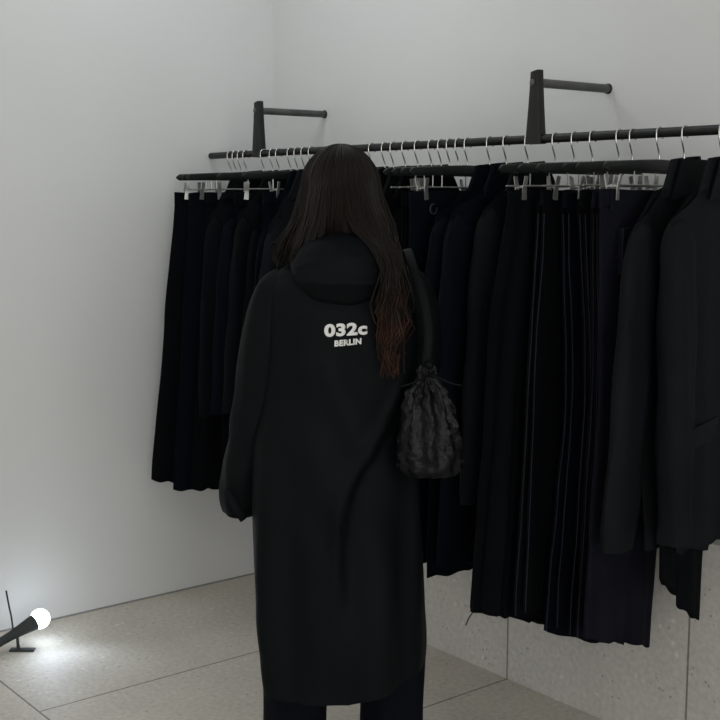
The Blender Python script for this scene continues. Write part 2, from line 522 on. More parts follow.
def coat(x, yaw, label, group, m_, tip=(0.225, 1.49), hem=0.70, uh=0.27, ub=None, cuff=(0.262, 0.80), seed=1, collar=True,
         th=0.022, amp=0.008, hemtilt=0.0, name='coat', sl=(0.058, 0.036), pocket=False, tipb=None, waist=None, cz=1.628, room=.06):
    th, amp, sl = min(th, .40 * room), min(amp, .13 * room), (sl[0], min(sl[1], .46 * room))
    g = empty(name, (x, YR, 0), radians(yaw)); tag(g, label, 'jacket' if name == 'jacket' else 'coat', group)
    ub = uh if ub is None else ub
    tw = tip[0]

    def ztop(s):
        a = abs(s) * tw
        return shoulder(a, *tip)
    wf = lambda t: interp([(0, tw), (0.12, tw - 0.008), (0.5, lerp(tw, uh, 0.35)), (1, uh)], t)
    wb = lambda t: -interp([(0, tw), (0.12, tw - 0.008), (0.5, lerp(tw, ub, 0.35)), (1, ub)], t)
    body = sheet(MB(), wf, wb, ztop, lambda s: hem + hemtilt * (s + 1) / 2, th, seed, 2.6, amp * 1.25, 0.6).build('coat_body', m_, g)
    for side in (1, -1):
        s_ = sleeve_mesh(MB(), side, tip, cuff if side > 0 else (cuff[0] * 0.96, cuff[1] + 0.02), 0.012, sl[0], sl[1], seed + side, 0.0)
        s_.build('sleeve', m_, g)
    if collar:
        rings = []
        for i in range(9):            # stand collar, folded over at the top
            t = i / 8
            z = lerp(1.538, cz, t); a_, b_ = lerp(0.112, 0.066, t ** 0.8), lerp(th + min(.008, .06 * room), th * .7 + .002, t)
            rings.append([(b_ * sin(q) + 0.004, a_ * cos(q), z + 0.006 * cos(q) - (0.014 if sin(q) > 0 else 0) * (1 - abs(cos(q))) * t)
                          for q in [2 * pi * k / 28 for k in range(28)]])
        inner = [[(c_[0] * 0.80 + 0.001, c_[1] * 0.93, c_[2] - 0.002) for c_ in r] for r in reversed(rings)]
        c = MB().grid(rings + inner, True).build('collar', m_, g)
        # turned-down collar leaf on the shop side
        lf = []
        for i in range(7):
            t = i / 6
            row = []
            for k in range(13):
                s = -1 + k / 6
                row.append((th + .001 + min(0.011, .10 * room) * (.4 + .6 * t) + .002 * (1 - s * s), s * lerp(0.060, 0.118, t), lerp(cz - 0.004, 1.546 - 0.022 * abs(s), t)))
            lf.append(row)
        back = [[(p[0] - 0.004, p[1] * 0.985, p[2]) for p in r] for r in reversed(lf)]
        MB().grid(lf + back, False).build('collar_leaf', m_, c)
    if pocket:
        MB().box((th + amp * 0.9 + 0.004, -0.10, 0.98), (0.006, 0.13, 0.05), Matrix.Rotation(0.12, 3, 'X'), 0.002).build('pocket_flap', m_, g)
    return g


def trousers(x, yaw, label, group, m_, top=0.20, mid=None, hemf=0.25, hemb=-0.2, zf=0.46, zb=0.44, zw=1.549, topb=None,
             fold=False, seed=1, name='trousers', detail=0, gap=True, tag_ring=False, th=0.016, split=None, room=.06):
    th = min(th, .36 * room); fa = min(.006, .10 * room); fv = min(.009, .17 * room)
    g = empty(name, (x, YR, 0), radians(yaw)); tag(g, label, 'skirt' if name == 'skirt' else 'trousers', group)
    topb = top if topb is None else topb
    mid = lerp(top, hemf, 0.45) if mid is None else mid
    zh = lambda s: lerp(zb, zf, (s + 1) / 2)
    if fold:                         # one leg lies on the other
        for q, vo in ((0, -fv), (1, fv)):
            df = 0.010 * q
            q_ = sheet(MB(), lambda t: interp([(0, top), (0.45, mid), (1, hemf - df)], t), lambda t: interp([(0, -topb), (0.4, lerp(-topb, hemb, 0.35)), (1, hemb + df)], t),
                  lambda s: zw - 0.02, lambda s: zh(s) + 0.012 * q, th * 0.5, seed + 7 * q, 0.8, fa, 0.5, voff=vo)
            lg = q_.build('trouser_leg', m_, g); MB().tube(q_.seam, .0016, 6).build('lit_edge', M['seam'], lg)  # paler tube imitates light caught along the leg's front edge
    elif name == 'skirt':
        sheet(MB(), lambda t: interp([(0, top), (0.3, lerp(top, mid, 0.8)), (0.5, mid), (1, hemf)], t), lambda t: interp([(0, -topb), (0.5, lerp(-topb, hemb, 0.5)), (1, hemb)], t),
              lambda s: zw - 0.02, zh, th, seed, 3.4, 0.012, 0.6, N=96).build('skirt_panel', m_, g)
    else:
        c0 = (top - topb) / 2; ch = (hemf + hemb) / 2
        ctr = (lambda t: lerp(c0, ch, t)) if split is None else (lambda t: lerp(c0, split, t))
        sheet(MB(), lambda t: interp([(0, top), (0.45, mid), (1, hemf)], t), lambda t: ctr(t) - 0.03 * (1 - sm(0, .3, t)) + 0.006,
              lambda s: zw - 0.02, lambda s: lerp(lerp(zb, zf, 0.5), zf, (s + 1) / 2), th, seed, 0.9, fa, 0.5).build('trouser_leg', m_, g)
        sheet(MB(), lambda t: ctr(t) + 0.03 * (1 - sm(0, .3, t)) - 0.006, lambda t: interp([(0, -topb), (0.45, lerp(-topb, hemb, 0.45)), (1, hemb)], t),
              lambda s: zw - 0.02, lambda s: lerp(zb, lerp(zb, zf, 0.5), (s + 1) / 2), th, seed + 3, 0.9, fa, 0.5, voff=-0.003).build('trouser_leg', m_, g)
    # waistband
    rings = []
    for i in range(5):
        t = i / 4; z = lerp(zw, zw - 0.040, t)
        rings.append([((min(th * .85, .0098) + 0.001 * (t > 0.1)) * sgn_pow(sin(q), 0.7), -lerp(-topb - 0.002, top + 0.002, (sgn_pow(cos(q), 0.5) + 1) / 2), z + 0.004 * sin(2 * q + seed))
                      for q in [2 * pi * k / 40 for k in range(40)]])
    wb = MB().grid(rings, True, True, True, 0.008).build('waistband', m_, g)
    if detail:
        for y in ((-top + 0.03), (topb - top) / 2, (topb - 0.04)):
            MB().box((min(th * .85, .0098) + 0.003, y, zw - 0.022), (0.004, 0.010, 0.046), None, 0.0012).build('belt_loop', m_, wb)
    if detail > 1:
        for y in (-top * 0.55, topb * 0.5):
            ring = [(0, -0.055, 0.06), (0, 0.055, 0.06), (0, 0.055, -0.05), (0, 0.0, -0.075), (0, -0.055, -0.05)]
            fr = [(th + 0.012 + 0.001 + a[0], y + a[1], 1.40 + a[2]) for a in ring]
            bk = [(th + 0.000 + a[0], y + a[1] * 1.0, 1.40 + a[2]) for a in ring]
            pk = MB().grid([bk, fr], True, True, True).build('back_pocket', m_, g, False)
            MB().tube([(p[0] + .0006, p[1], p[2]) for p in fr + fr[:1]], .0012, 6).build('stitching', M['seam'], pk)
    if detail > 1:
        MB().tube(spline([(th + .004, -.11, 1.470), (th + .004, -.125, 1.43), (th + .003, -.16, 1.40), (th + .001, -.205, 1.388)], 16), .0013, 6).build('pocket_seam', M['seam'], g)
    if name == 'skirt':
        MB().tube(spline([(th * .4, -hemf + .012, zf + .02), (th * .4, -hemf + .006, zf - .002), (th * .3, -hemf - .008, zf - .018), (th * .2, -hemf - .018, zf - .036)], 12), .0016, 6).build('loose_thread', m_, g)
    if tag_ring:
        pts = [(th + 0.006, -0.16 + 0.013 * cos(a), 1.50 + 0.014 * sin(a)) for a in [1.4 + 5.2 * k / 14 for k in range(15)]]
        MB().tube(pts, 0.0022, 6).build('tag_ring', M['label'], g)
    return g


random.seed(4)
ORD = ['first', 'second', 'third', 'fourth', 'fifth', 'sixth', 'seventh', 'eighth', 'ninth', 'tenth', 'eleventh', 'twelfth', 'thirteenth', 'fourteenth']
HOOKS = [.128, .163, .198, .235, .350, .407, .446, .517, .558, .599, .642, .969, 1.034, 1.076, 1.133, 1.192, 1.255, 1.298, 1.336, 1.374, 1.413,
         1.505, 1.571, 1.655, 1.756, 1.824, 1.887, 1.975, 2.018, 2.102, 2.177, 2.283]
HOOKS = [h + 0.015 for h in HOOKS]


def place_name(i):
    if i < 4: return ORD[i] + ' from the left wall'
    if i < 11: return ORD[i - 4] + ' right of the left rail bracket'
    if i < 24: return ORD[i - 11] + ' right of the woman\'s head'
    return ORD[i - 24] + ' right of the right rail bracket'


BLK, NVY, SLT, CHR, DEN = M['f_black'], M['f_navy'], M['f_slate'], M['f_char'], M['f_denim']
CN = {BLK.name: 'black', NVY.name: 'ink navy', SLT.name: 'slate black', CHR.name: 'charcoal', DEN.name: 'dark indigo'}
G_C, G_T, G_H, G_K = 'dark coats and jackets on the rail', 'dark trousers on the rail', 'coat hangers on the rail', 'clip hangers on the rail'
# (kind, material, yaw, options)
SPEC = [
    ('t', BLK, 0, dict(top=.242, hemf=.362, hemb=.05, zf=.498, zb=.45, topb=.18, split=.24)),
    ('t', NVY, 0, dict(top=.203, hemf=.292, hemb=-.02, zf=.458, zb=.42, topb=.18, split=.14)),
    ('t', BLK, 0, dict(top=.150, hemf=.235, hemb=-.05, zf=.462, zb=.425, topb=.19, split=.09)),
    ('j', SLT, 0, dict(tip=(.165, 1.475), hem=.80, uh=.20, cuff=(.185, .735), sl=(.046, .030), th=.013, amp=.003)),
    ('c', NVY, 0, dict(tip=(.170, 1.475), hem=.62, uh=.19, cuff=(.195, .76), sl=(.046, .030), th=.018, amp=.005)),
    ('t', BLK, 0, dict(top=.165, hemf=.20, hemb=-.18, zf=.50, zb=.49, th=.008)),
    ('j', SLT, 2, dict(tip=(.185, 1.475), hem=.80, uh=.20, cuff=(.215, .78), sl=(.050, .03), th=.016, amp=.004)),
    ('c', BLK, 2, dict(tip=(.165, 1.462), hem=.52, uh=.20, cuff=(.20, .78), sl=(.050, .03), th=.018, amp=.005)),
    ('t', NVY, 2, dict(top=.150, hemf=.17, hemb=-.09, zf=.55, zb=.53, topb=.12, th=.010)),
    ('j', NVY, 2, dict(tip=(.185, 1.455), hem=.85, uh=.20, cuff=(.215, .80), sl=(.048, .03), th=.015, amp=.004)),
    ('c', CHR, 2, dict(tip=(.190, 1.450), hem=.52, uh=.26, cuff=(.245, .78), sl=(.050, .034), th=.018, amp=.006)),
    ('j', BLK, 3, dict(tip=(.200, 1.475), hem=.85, uh=.21, cuff=(.22, .80), th=.018)),
    ('t', BLK, 3, dict(top=.15, hemf=.18, hemb=-.18, zf=.52, zb=.50)),
    ('c', BLK, 3, dict(tip=(.200, 1.475), hem=.55, uh=.22, cuff=(.22, .80), th=.016, amp=.005)),
    ('j', SLT, 3, dict(tip=(.190, 1.480), hem=.85, uh=.20, cuff=(.21, .80), th=.018, amp=.005)),
    ('c', BLK, 3, dict(tip=(.185, 1.475), hem=.55, uh=.20, cuff=(.20, .80), th=.018, amp=.005)),
    ('j', SLT, 3, dict(tip=(.175, 1.475), hem=.85, uh=.19, cuff=(.20, .80), th=.018, amp=.005)),
    ('t', NVY, 3, dict(top=.16, hemf=.20, hemb=-.18, zf=.50, zb=.48)),
    ('t', BLK, 3, dict(top=.18, hemf=.20, hemb=-.18, zf=.48, zb=.46)),
    ('t', NVY, 3, dict(top=.20, hemf=.23, hemb=-.18, zf=.48, zb=.45, th=.014)),
    ('t', NVY, 3, dict(top=.235, hemf=.25, hemb=-.18, zf=.47, zb=.43, tag_ring=True, topb=.15)),
    ('c', NVY, 4, dict(tip=(.222, 1.490), hem=.45, uh=.24, cuff=(.245, .80), th=.018, amp=.007)),
    ('c', NVY, 4, dict(tip=(.230, 1.500), hem=.46, uh=.27, cuff=(.265, .80), th=.020, amp=.005, hemtilt=.05)),
    ('j', SLT, 4, dict(tip=(.190, 1.505), hem=.74, uh=.20, cuff=(.212, .70), th=.020, amp=.007)),
    ('k', BLK, 5, dict(top=.195, mid=.278, hemf=.330, hemb=-.05, zf=.448, zb=.31, topb=.15, th=.022)),
    ('t', BLK, 5, dict(top=.140, mid=.17, hemf=.205, hemb=-.06, zf=.417, zb=.33, fold=True, topb=.12)),
    ('t', NVY, 5, dict(top=.120, mid=.085, hemf=.145, hemb=-.10, zf=.379, zb=.28, fold=True, topb=.13)),
    ('t', BLK, 5, dict(top=.160, mid=.118, hemf=.155, hemb=-.10, zf=.400, zb=.31, fold=True, topb=.13, detail=1)),
    ('t', DEN, 5, dict(top=.162, mid=.145, hemf=.180, hemb=-.13, zf=.413, zb=.315, fold=True, topb=.14, detail=1)),
    ('t', DEN, 5, dict(top=.245, mid=.222, hemf=.256, hemb=-.030, zf=.450, zb=.356, topb=.15, detail=2, split=.10)),
    ('c', CHR, 8, dict(tip=(.225, 1.478), hem=.672, uh=.13, ub=.20, cuff=(.272, .700), th=.024, amp=.008, sl=(.062, .042))),
    ('c', CHR, 8, dict(tip=(.226, 1.490), hem=.690, uh=.15, ub=.20, cuff=(.158, .722), th=.024, amp=.007, sl=(.050, .040), pocket=True)),
]
for i, (k, m_, yw, kw) in enumerate(SPEC):
    kw['room'] = min(HOOKS[i] - (HOOKS[i - 1] if i else .08), (HOOKS[i + 1] if i < 31 else 2.4) - HOOKS[i])
    x = HOOKS[i]; pn = place_name(i); cn = CN[m_.name]; sd = i * 3 + 1
    clip = k in 'tk'
    if clip:
        cl = (-(kw['top'] - 0.05), (kw.get('topb', kw['top']) - 0.05))
        hanger(x, yw, 'clip', 'black clip hanger with silver clips, ' + pn, G_K, cl)
    else:
        hanger(x, yw, 'coat', 'black coat hanger with silver hook, ' + pn, G_H, tip=kw['tip'])
    if k == 't': trousers(x, yw, f'{cn} trousers clipped to the hanger {pn}', G_T, m_, seed=sd, **kw)
    elif k == 'k': trousers(x, yw, f'long flared {cn} skirt clipped to the hanger {pn}', None, m_, seed=sd, name='skirt', **kw)
    elif k == 'j': coat(x, yw, f'short {cn} jacket on the hanger {pn}', G_C, m_, seed=sd, name='jacket', **kw)
    else: coat(x, yw, f'long {cn} coat on the hanger {pn}', G_C, m_, seed=sd, **kw)

# trousers folded over the hanger of the last coat; their legs show below its hem
g = empty('trousers', (2.250, YR, 0), radians(6))
tag(g, 'black trousers whose tapered legs hang below the rightmost charcoal coat', 'trousers', G_T)
sheet(MB(), lambda t: lerp(.11, .050, sm(.2, 1, t)), lambda t: lerp(-.10, -.060, t), lambda s: 1.50, lambda s: .490 + .035 * s, .010, 91, .9, .003, .6).build('trouser_leg', BLK, g)
sheet(MB(), lambda t: lerp(.14, .135, t), lambda t: lerp(.00, .06, t), lambda s: 1.50, lambda s: .585 + .03 * s, .010, 95, .9, .003, .6, voff=-0.004).build('trouser_leg', BLK, g)
# frayed thread on the skirt's hem
# ------------------------------------------------------------------ floor spotlight by the left wall
lamp = empty('floor_spotlight', (0.20, -1.098, 0.0))
tag(lamp, 'small black floor spotlight with glowing white bulb by the left wall', 'lamp')
P0 = Vector((0.012, -0.130, 0.032)); P1 = Vector((0, 0.035, 0.083)); ax = (P1 - P0).normalized()
MB().tube([P0, P0 + ax * 0.004, P0 + ax * 0.05, P0 + ax * 0.08, P0 + ax * 0.11, P0 + ax * 0.14, P1],
          [0.010, 0.015, 0.015, 0.016, 0.019, 0.023, 0.027], 20, capin=0.012).build('housing', M['lampbody'], lamp)
MB().sphere(P1 + ax * 0.022, 0.034, 24, 16).build('bulb', M['bulb'], lamp, True, 'glowing white bulb')
MB().tube(spline([(.0, -0.042, 0.070), (-.002, -0.046, 0.12), (-.004, -0.052, 0.16), (-.008, -0.058, 0.212)], 14), 0.0032, 8).build('stem', M['lampbody'], lamp)
MB().box((0.02, -0.02, 0.003), (0.085, 0.03, 0.006), Matrix.Rotation(0.9, 3, 'Z'), 0.002).build('base_plate', M['lampbody'], lamp)
MB().tube([(.010, -0.03, 0.004), (.006, -0.03, 0.03), (.004, -0.03, 0.056)], [0.006, 0.005, 0.005], 10).build('bracket', M['lampbody'], lamp)
MB().tube(spline([P0 + Vector((0, 0.005, -0.004)), (0.02, -0.20, 0.010), (0.03, -0.30, 0.003), (0.02, -0.42, 0.003), (-0.06, -0.6, 0.003)], 30), 0.003, 8).build('cable', M['lampbody'], lamp)
sd_ = bpy.data.lights.new('spotlight_beam', 'SPOT'); sd_.energy = 2.0; sd_.color = (0.70, 0.82, 1.0); sd_.spot_size = radians(150); sd_.spot_blend = 1.0; sd_.shadow_soft_size = 0.045
so_ = bpy.data.objects.new('spotlight_beam', sd_); COL.objects.link(so_); so_.parent = lamp
so_.location = (0.060, 0.065, 0.150); so_.rotation_euler = Vector((0.80, -0.10, -0.40)).to_track_quat('-Z', 'Y').to_euler()

# ------------------------------------------------------------------ the woman
PX, PY = 1.653, -0.850
TURN = 0.08
person = empty('person', (PX, PY, 0.0), YAW + TURN)
tag(person, 'woman with long dark hair in a long black hooded raincoat, seen from behind', 'person')
# local frame: x = her right, y = forward (away from the camera), z up


def body_mesh():
    m = MB()
    # torso, one loft from crotch to neck
    rows = [(0.78, .135, .095, .01), (0.86, .155, .110, .01), (0.93, .150, .105, .01), (1.04, .122, .088, .015), (1.13, .122, .092, .02),
            (1.22, .135, .098, .02), (1.30, .150, .085, .015), (1.345, .125, .068, .005), (1.375, .075, .055, 0.0), (1.40, .052, .052, .0),
            (1.44, .047, .050, .008), (1.48, .046, .052, .016)]
    m.grid([[(a * cos(q), c + b * sin(q), z) for q in [2 * pi * k / 28 for k in range(28)]] for z, a, b, c in rows], True, True, True)
    # head with brow, nose, cheeks, lips, chin and ears
    rings = []; cz = 1.535
    for i in range(31):
        t = pi * i / 30; ring = []
        for j in range(40):
            ph = 2 * pi * j / 40
            x = .070 * sin(t) * cos(ph); y = .088 * sin(t) * sin(ph); z = .105 * cos(t)
            fr = max(0.0, sin(ph)) * sin(t)
            if z < 0:
                k = 1 - 0.28 * (-z / .105) ** 1.5; x *= k
                if y < 0: y *= 1 - 0.35 * (-z / .105)
            d = 0
            if fr > 0:
                d += .018 * exp(-((x / .010) ** 2)) * exp(-(((z + .012) / .022) ** 2)) * fr          # nose
                d += .008 * exp(-((x / .013) ** 2)) * exp(-(((z + .028) / .010) ** 2)) * fr
                d += .004 * exp(-(((z - .030) / .012) ** 2)) * fr                                      # brow
                for sx in (-.028, .028): d -= .007 * exp(-(((x - sx) / .014) ** 2)) * exp(-(((z - .008) / .011) ** 2)) * fr
                d += .006 * exp(-((x / .018) ** 2)) * exp(-(((z + .056) / .009) ** 2)) * fr            # mouth
                d -= .004 * exp(-((x / .02) ** 2)) * exp(-(((z + .056) / .0025) ** 2)) * fr
                d += .008 * exp(-((x / .018) ** 2)) * exp(-(((z + .088) / .014) ** 2)) * fr            # chin
            ring.append((x + .002, y + d + .022, z + cz))
        rings.append(ring)
    m.grid(rings, True)
    for sx in (-1, 1):
        m.sphere((sx * .072 + .002, .012, 1.532), (.008, .020, .030), 12, 10)
    # legs
    for sx, fx in ((-1, -.105), (1, .125)):
        m.tube(spline([(sx * .075, .01, .86), (sx * .085, .012, .66), (fx * .95, .015, .47), (fx, .0, .28), (fx, -.005, .09)], 16),
               [lerp(.088, .036, (i / 15) ** .8) for i in range(16)], 16)
        m.tube([(fx, -.05, .040), (fx, .0, .050), (fx + sx * .008, .08, .036), (fx + sx * .012, .15, .025)], [(.03, .03), (.036, .036), (.040, .026), (.03, .014)], 14)
    # arms
    left = [(-.125, .0, 1.315), (-.165, .0, 1.26), (-.192, .004, 1.12), (-.212, .02, 1.0), (-.234, .045, .885)]
    right = [(.125, .0, 1.315), (.178, .01, 1.265), (.205, .055, 1.10), (.192, .15, 1.085), (.135, .295, 1.13)]
    for P in (left, right):
        m.tube(spline(P, 18), [lerp(.040, .022, (i / 17) ** .9) for i in range(18)], 14)
    # hands: palm, four unequal bent fingers, thumb from the side of the palm

    def hand(wr, d, side, across, curl):
        wr, d, side = Vector(wr), Vector(d).normalized(), Vector(side).normalized()
        nrm = d.cross(side).normalized()
        if across < 0: nrm = -nrm
        m.tube([wr - d * .02, wr + d * .015, wr + d * .05, wr + d * .085], [(.020, .016), (.026, .015), (.036, .014), (.036, .012)], 14, up=side)
        for q, ln in zip((-1, -.33, .33, 1), (.060, .070, .074, .066)):
            b = wr + d * .075 + side * (q * .027); pts = [b]; ang = 0.15
            for f_ in (.42, .33, .25):
                dd = d * cos(ang) + nrm * sin(ang); pts.append(pts[-1] + dd * ln * f_); ang += curl
            m.tube(pts, [.0092, .0088, .0082, .0066], 8)
        b = wr + d * .025 + side * .024
        m.tube([b - side * .01, b + side * .020 + d * .014, b + side * .026 + d * .040 + nrm * .010, b + side * .022 + d * .058 + nrm * .018], [.0115, .0108, .0096, .0075], 8)
    hand((-.235, .047, .878), (-.13, .13, -1), (0.35, .94, .1), 1, .30)
    hand((.133, .300, 1.132), (-.05, 1, .25), (-1, -.1, .2), -1, .55)
    o = m.build('body_source', None)
    r = o.modifiers.new('r', 'REMESH'); r.mode = 'VOXEL'; r.voxel_size = 0.0048
    sm_ = o.modifiers.new('s', 'SMOOTH'); sm_.factor = 0.5; sm_.iterations = 3
    dg = bpy.context.evaluated_depsgraph_get()
    me = bpy.data.meshes.new_from_object(o.evaluated_get(dg))
    bpy.data.objects.remove(o)
    me.materials.clear(); me.materials.append(M['skin'])
    me.polygons.foreach_set('use_smooth', [True] * len(me.polygons))
    return me


put(body_mesh(), 'body', person)
for sx in (-1, 1):
    MB().sphere((sx * .028 + .002, .096, 1.543), (.0095, .0085, .0065), 14, 10).build('eye', M['eye'], person)
MB().sphere((.002, .1015, 1.479), (.019, .007, .0065), 14, 8).build('lips', M['lips'], person)

# --- coat shell: half-widths left/right, half-depths back/front by height
COATW = [  # z, left x, right x, back y, front y
    (0.26, -.198, .205, -.150, .155), (0.37, -.210, .210, -.150, .150), (0.50, -.226, .209, -.150, .145), (0.60, -.232, .206, -.148, .140),
    (0.75, -.232, .202, -.145, .135), (0.92, -.222, .196, -.138, .130), (1.05, -.200, .196, -.132, .125), (1.15, -.192, .195, -.134, .125),
    (1.25, -.186, .195, -.134, .120), (1.31, -.178, .190, -.120, .105), (1.345, -.160, .172, -.100, .085), (1.375, -.120, .130, -.080, .070), (1.395, -.085, .09, -.066, .066), (1.415, -.072, .074, -.058, .062)]
FLAP = [(0.45, .000), (0.60, -.006), (0.70, -.006), (0.76, -.001), (0.81, .012), (0.86, .036), (0.92, .076), (0.98, .112), (1.052, .148), (1.124, .188), (1.2, .24)]


def coat_point(a, t):
    s, c = sin(a), cos(a)
    # hem rises a little towards her right
    q_ = sgn_pow(c, .8)
    hem = .281 + .060 * max(0.0, q_ - .05) + .012 * max(0.0, -q_) ** 3
    z = lerp(1.415, hem, t)
    l, r, b, f = interp(COATW, z)
    x = (r if c > 0 else -l) * sgn_pow(c, 0.80); y = (f if s > 0 else -b) * sgn_pow(s, 0.85)
    low = sm(1.25, .35, z)
    fold = .010 * low * (sin(5 * a + 1.2 + 1.5 * z) + .6 * sin(9 * a - 2.2 * z + .5))
    fold += .012 * noise.noise(Vector((x * 6, y * 6 + 4, z * 2.4))) * (0.35 + low)
    fold += .004 * noise.noise(Vector((x * 16, y * 9, z * 7 + 9)))
    n = Vector((c, s, 0))
    p = Vector((x, y, z)) + n * fold
    if s < 0.1:                       # back panel thrown over by the raised arm: everything right of its edge lies deeper
        e = interp(FLAP, z); sl_ = (interp(FLAP, z + .012) - interp(FLAP, z - .012)) / .024
        d = (x - e) / sqrt(1 + sl_ * sl_)
        g = sm(-.006, .020, d) * sm(.46, .72, z) * (1 - sm(1.08, 1.17, z))
        lip = exp(-((d + .012) / .016) ** 2) * sm(.50, .70, z) * (1 - sm(1.06, 1.16, z))
        p.y += (.026 * g - .009 * lip) * min(1, -s * 1.6 + .15)
        # diagonal drag folds from the shoulder blade
        dq = (x * .8 + (z - 1.1) * .6)
        p.y += .006 * sin(dq * 38) * sm(.55, .8, z) * (1 - sm(1.12, 1.2, z)) * sm(-.2, .05, x)
    return p


NA, NL = 240, 190
rings = [[coat_point(2 * pi * k / NA, i / (NL - 1)) for k in range(NA)] for i in range(NL)]
cb = MB().grid(rings, True)
inner = [[p + (Vector((0, 0, p.z)) - p) * .02 + Vector((0, 0, .003)) for p in rings[-1]], [Vector((p.x * .95, p.y * .95, p.z + .10)) for p in rings[-1]]]
cb.grid([rings[-1]] + inner, True, False, True)
coat_o = cb.build('raincoat', M['f_coat'], person)
# sleeves
lp = [(-.128, .0, 1.340), (-.164, .0, 1.278), (-.188, .0, 1.16), (-.208, .015, 1.03), (-.228, .035, .92), (-.250, .060, .80), (-.262, .072, .724)]
LPs = spline(lp, 40)
rl = [interp([(0, .034), (.12, .053), (.3, .060), (.6, .058), (.85, .053), (1, .040)], i / 39) * (1 + .045 * sin(i * .9) * sm(.35, .8, i / 39)) for i in range(40)]
MB().tube(LPs, [(r, r * 1.12) for r in rl], 28, up=(1, 0, 0), cap=True, capin=.05,
          wob=lambda t, a: 1 + .05 * sin(4 * a + 7 * t) * t + .12 * exp(-((t - .86) / .05) ** 2) * sin(2 * a + 1.0) + .03 * sin(7 * a + 12 * t)).build('sleeve', M['f_coat'], coat_o)
rp = [(.130, .0, 1.340), (.180, .0, 1.290), (.202, .03, 1.19), (.204, .075, 1.108), (.194, .15, 1.088), (.160, .24, 1.110), (.138, .285, 1.128)]
RPs = spline(rp, 40)
rr_ = [interp([(0, .034), (.12, .053), (.3, .060), (.6, .058), (.85, .050), (1, .042)], i / 39) * (1 + .05 * sin(i * 1.1) * sm(.3, .6, i / 39)) for i in range(40)]
MB().tube(RPs, [(r, r * 1.05) for r in rr_], 28, up=(1, 0, 0), cap=True, capin=.05, wob=lambda t, a: 1 + .05 * sin(4 * a + 9 * t) + .03 * sin(7 * a + 11 * t)).build('sleeve', M['f_coat'], coat_o)
# cuff tab on the left sleeve
MB().tube(spline([(-.285, -.005, .800), (-.272, -.020, .775), (-.255, -.020, .745), (-.245, -.012, .725)], 14), [(.010, .0025)] * 14, 8, up=(1, 0, 0)).build('cuff_tab', M['f_coat'], coat_o)


# hood, lying collapsed on the upper back
def hood_mesh():
    rings = []
    n = 56; L = 34
    for i in range(L):
        t = i / (L - 1)
        ring = []
        for k in range(n):
            s = -1 + 2 * k / (n - 1)
            d = max(0.0, cos(s * pi / 2)) ** 0.75
            ztop = 1.448 - .062 * abs(s) ** 1.6; zbot = lerp(1.352, 1.272, d ** .8)
            z = lerp(ztop, zbot, sm(0, 1, t) * .35 + t * .65)
            bulge = sin(pi * min(1.0, t * .92 + .02)) ** .7
            x = (.124 * sin(s * pi / 2)) * (1 - .16 * sm(.55, 1.0, t) - .10 * (1 - sm(0, .35, t)))
            y = -.058 - .030 * d - (.056 * bulge * d + .020 * t * d) - .012 * bulge
            y -= .010 * exp(-((t - .62 - .20 * s * s) / .07) ** 2) * d + .006 * exp(-((t - .33 + .12 * s) / .05) ** 2) * d
            y += .012 * noise.noise(Vector((x * 13, z * 9, 2.0)))
            if t > .93: y += .018 * (t - .93) / .07
            ring.append((x + .002, y, z + .006 * noise.noise(Vector((x * 20, t * 3, 7.0)))))
        rings.append(ring)
    inn = [[(x * .96, min(y + .014, -.028), z) for x, y, z in r] for r in reversed(rings)]
    return MB().grid(rings + inn + [rings[0]], False)


hood = hood_mesh().build('hood', M['f_coat'], coat_o)

# printed lettering on the back
bvh = BVHTree.FromPolygons([v.co.copy() for v in coat_o.data.vertices], [tuple(p.vertices) for p in coat_o.data.polygons])


def print_text(txt, x0, x1, zc, height, bold, tilt, name, sx=1.0):
    cu = bpy.data.curves.new('t', 'FONT'); cu.body = txt; cu.size = 1.0; cu.offset = bold; cu.resolution_u = 6
    cu.align_x = 'CENTER'; cu.space_character = 1.06
    o = bpy.data.objects.new('t', cu); COL.objects.link(o)
    me = bpy.data.meshes.new_from_object(o.evaluated_get(bpy.context.evaluated_depsgraph_get()))
    bpy.data.objects.remove(o)
    bm = bmesh.new(); bm.from_mesh(me)
    xs = [v.co.x for v in bm.verts]; ys = [v.co.y for v in bm.verts]
    kx = (x1 - x0) / (max(xs) - min(xs)); ky = height / (max(ys) - min(ys)); mx_, my = (max(xs) + min(xs)) / 2, (max(ys) + min(ys)) / 2
    for v in bm.verts:
        a, b = (v.co.x - mx_) * kx, (v.co.y - my) * ky
        v.co = Vector(((x0 + x1) / 2 + a, 0, zc + b + a * tilt))
    bmesh.ops.triangulate(bm, faces=bm.faces)
    for _ in range(3):
        es = [e for e in bm.edges if e.calc_length() > .006]
        if es: bmesh.ops.subdivide_edges(bm, edges=es, cuts=1)
        bmesh.ops.triangulate(bm, faces=[f for f in bm.faces if len(f.verts) > 3])
    for v in bm.verts:
        h = bvh.ray_cast(Vector((v.co.x, -.6, v.co.z)), Vector((0, 1, 0)))
        v.co.y = (h[0].y if h[0] else -.13) - .0016
    ext = bmesh.ops.extrude_face_region(bm, geom=list(bm.faces))
    for v in [g_ for g_ in ext['geom'] if isinstance(g_, bmesh.types.BMVert)]: v.co.y += .0011
    bmesh.ops.recalc_face_normals(bm, faces=bm.faces)
    me2 = bpy.data.meshes.new(name); bm.to_mesh(me2); bm.free(); me2.materials.append(M['print'])
    o2 = bpy.data.objects.new(name, me2); COL.objects.link(o2); o2.parent = coat_o
    return o2


print_text('032c', -.0455, .0585, 1.2195, .031, .047, .05, 'printed_numerals')['label'] = 'white printed lettering 032c'
print_text('BERLIN', -.021, .044, 1.1885, .0150, .050, .08, 'printed_word')['label'] = 'white printed lettering BERLIN'

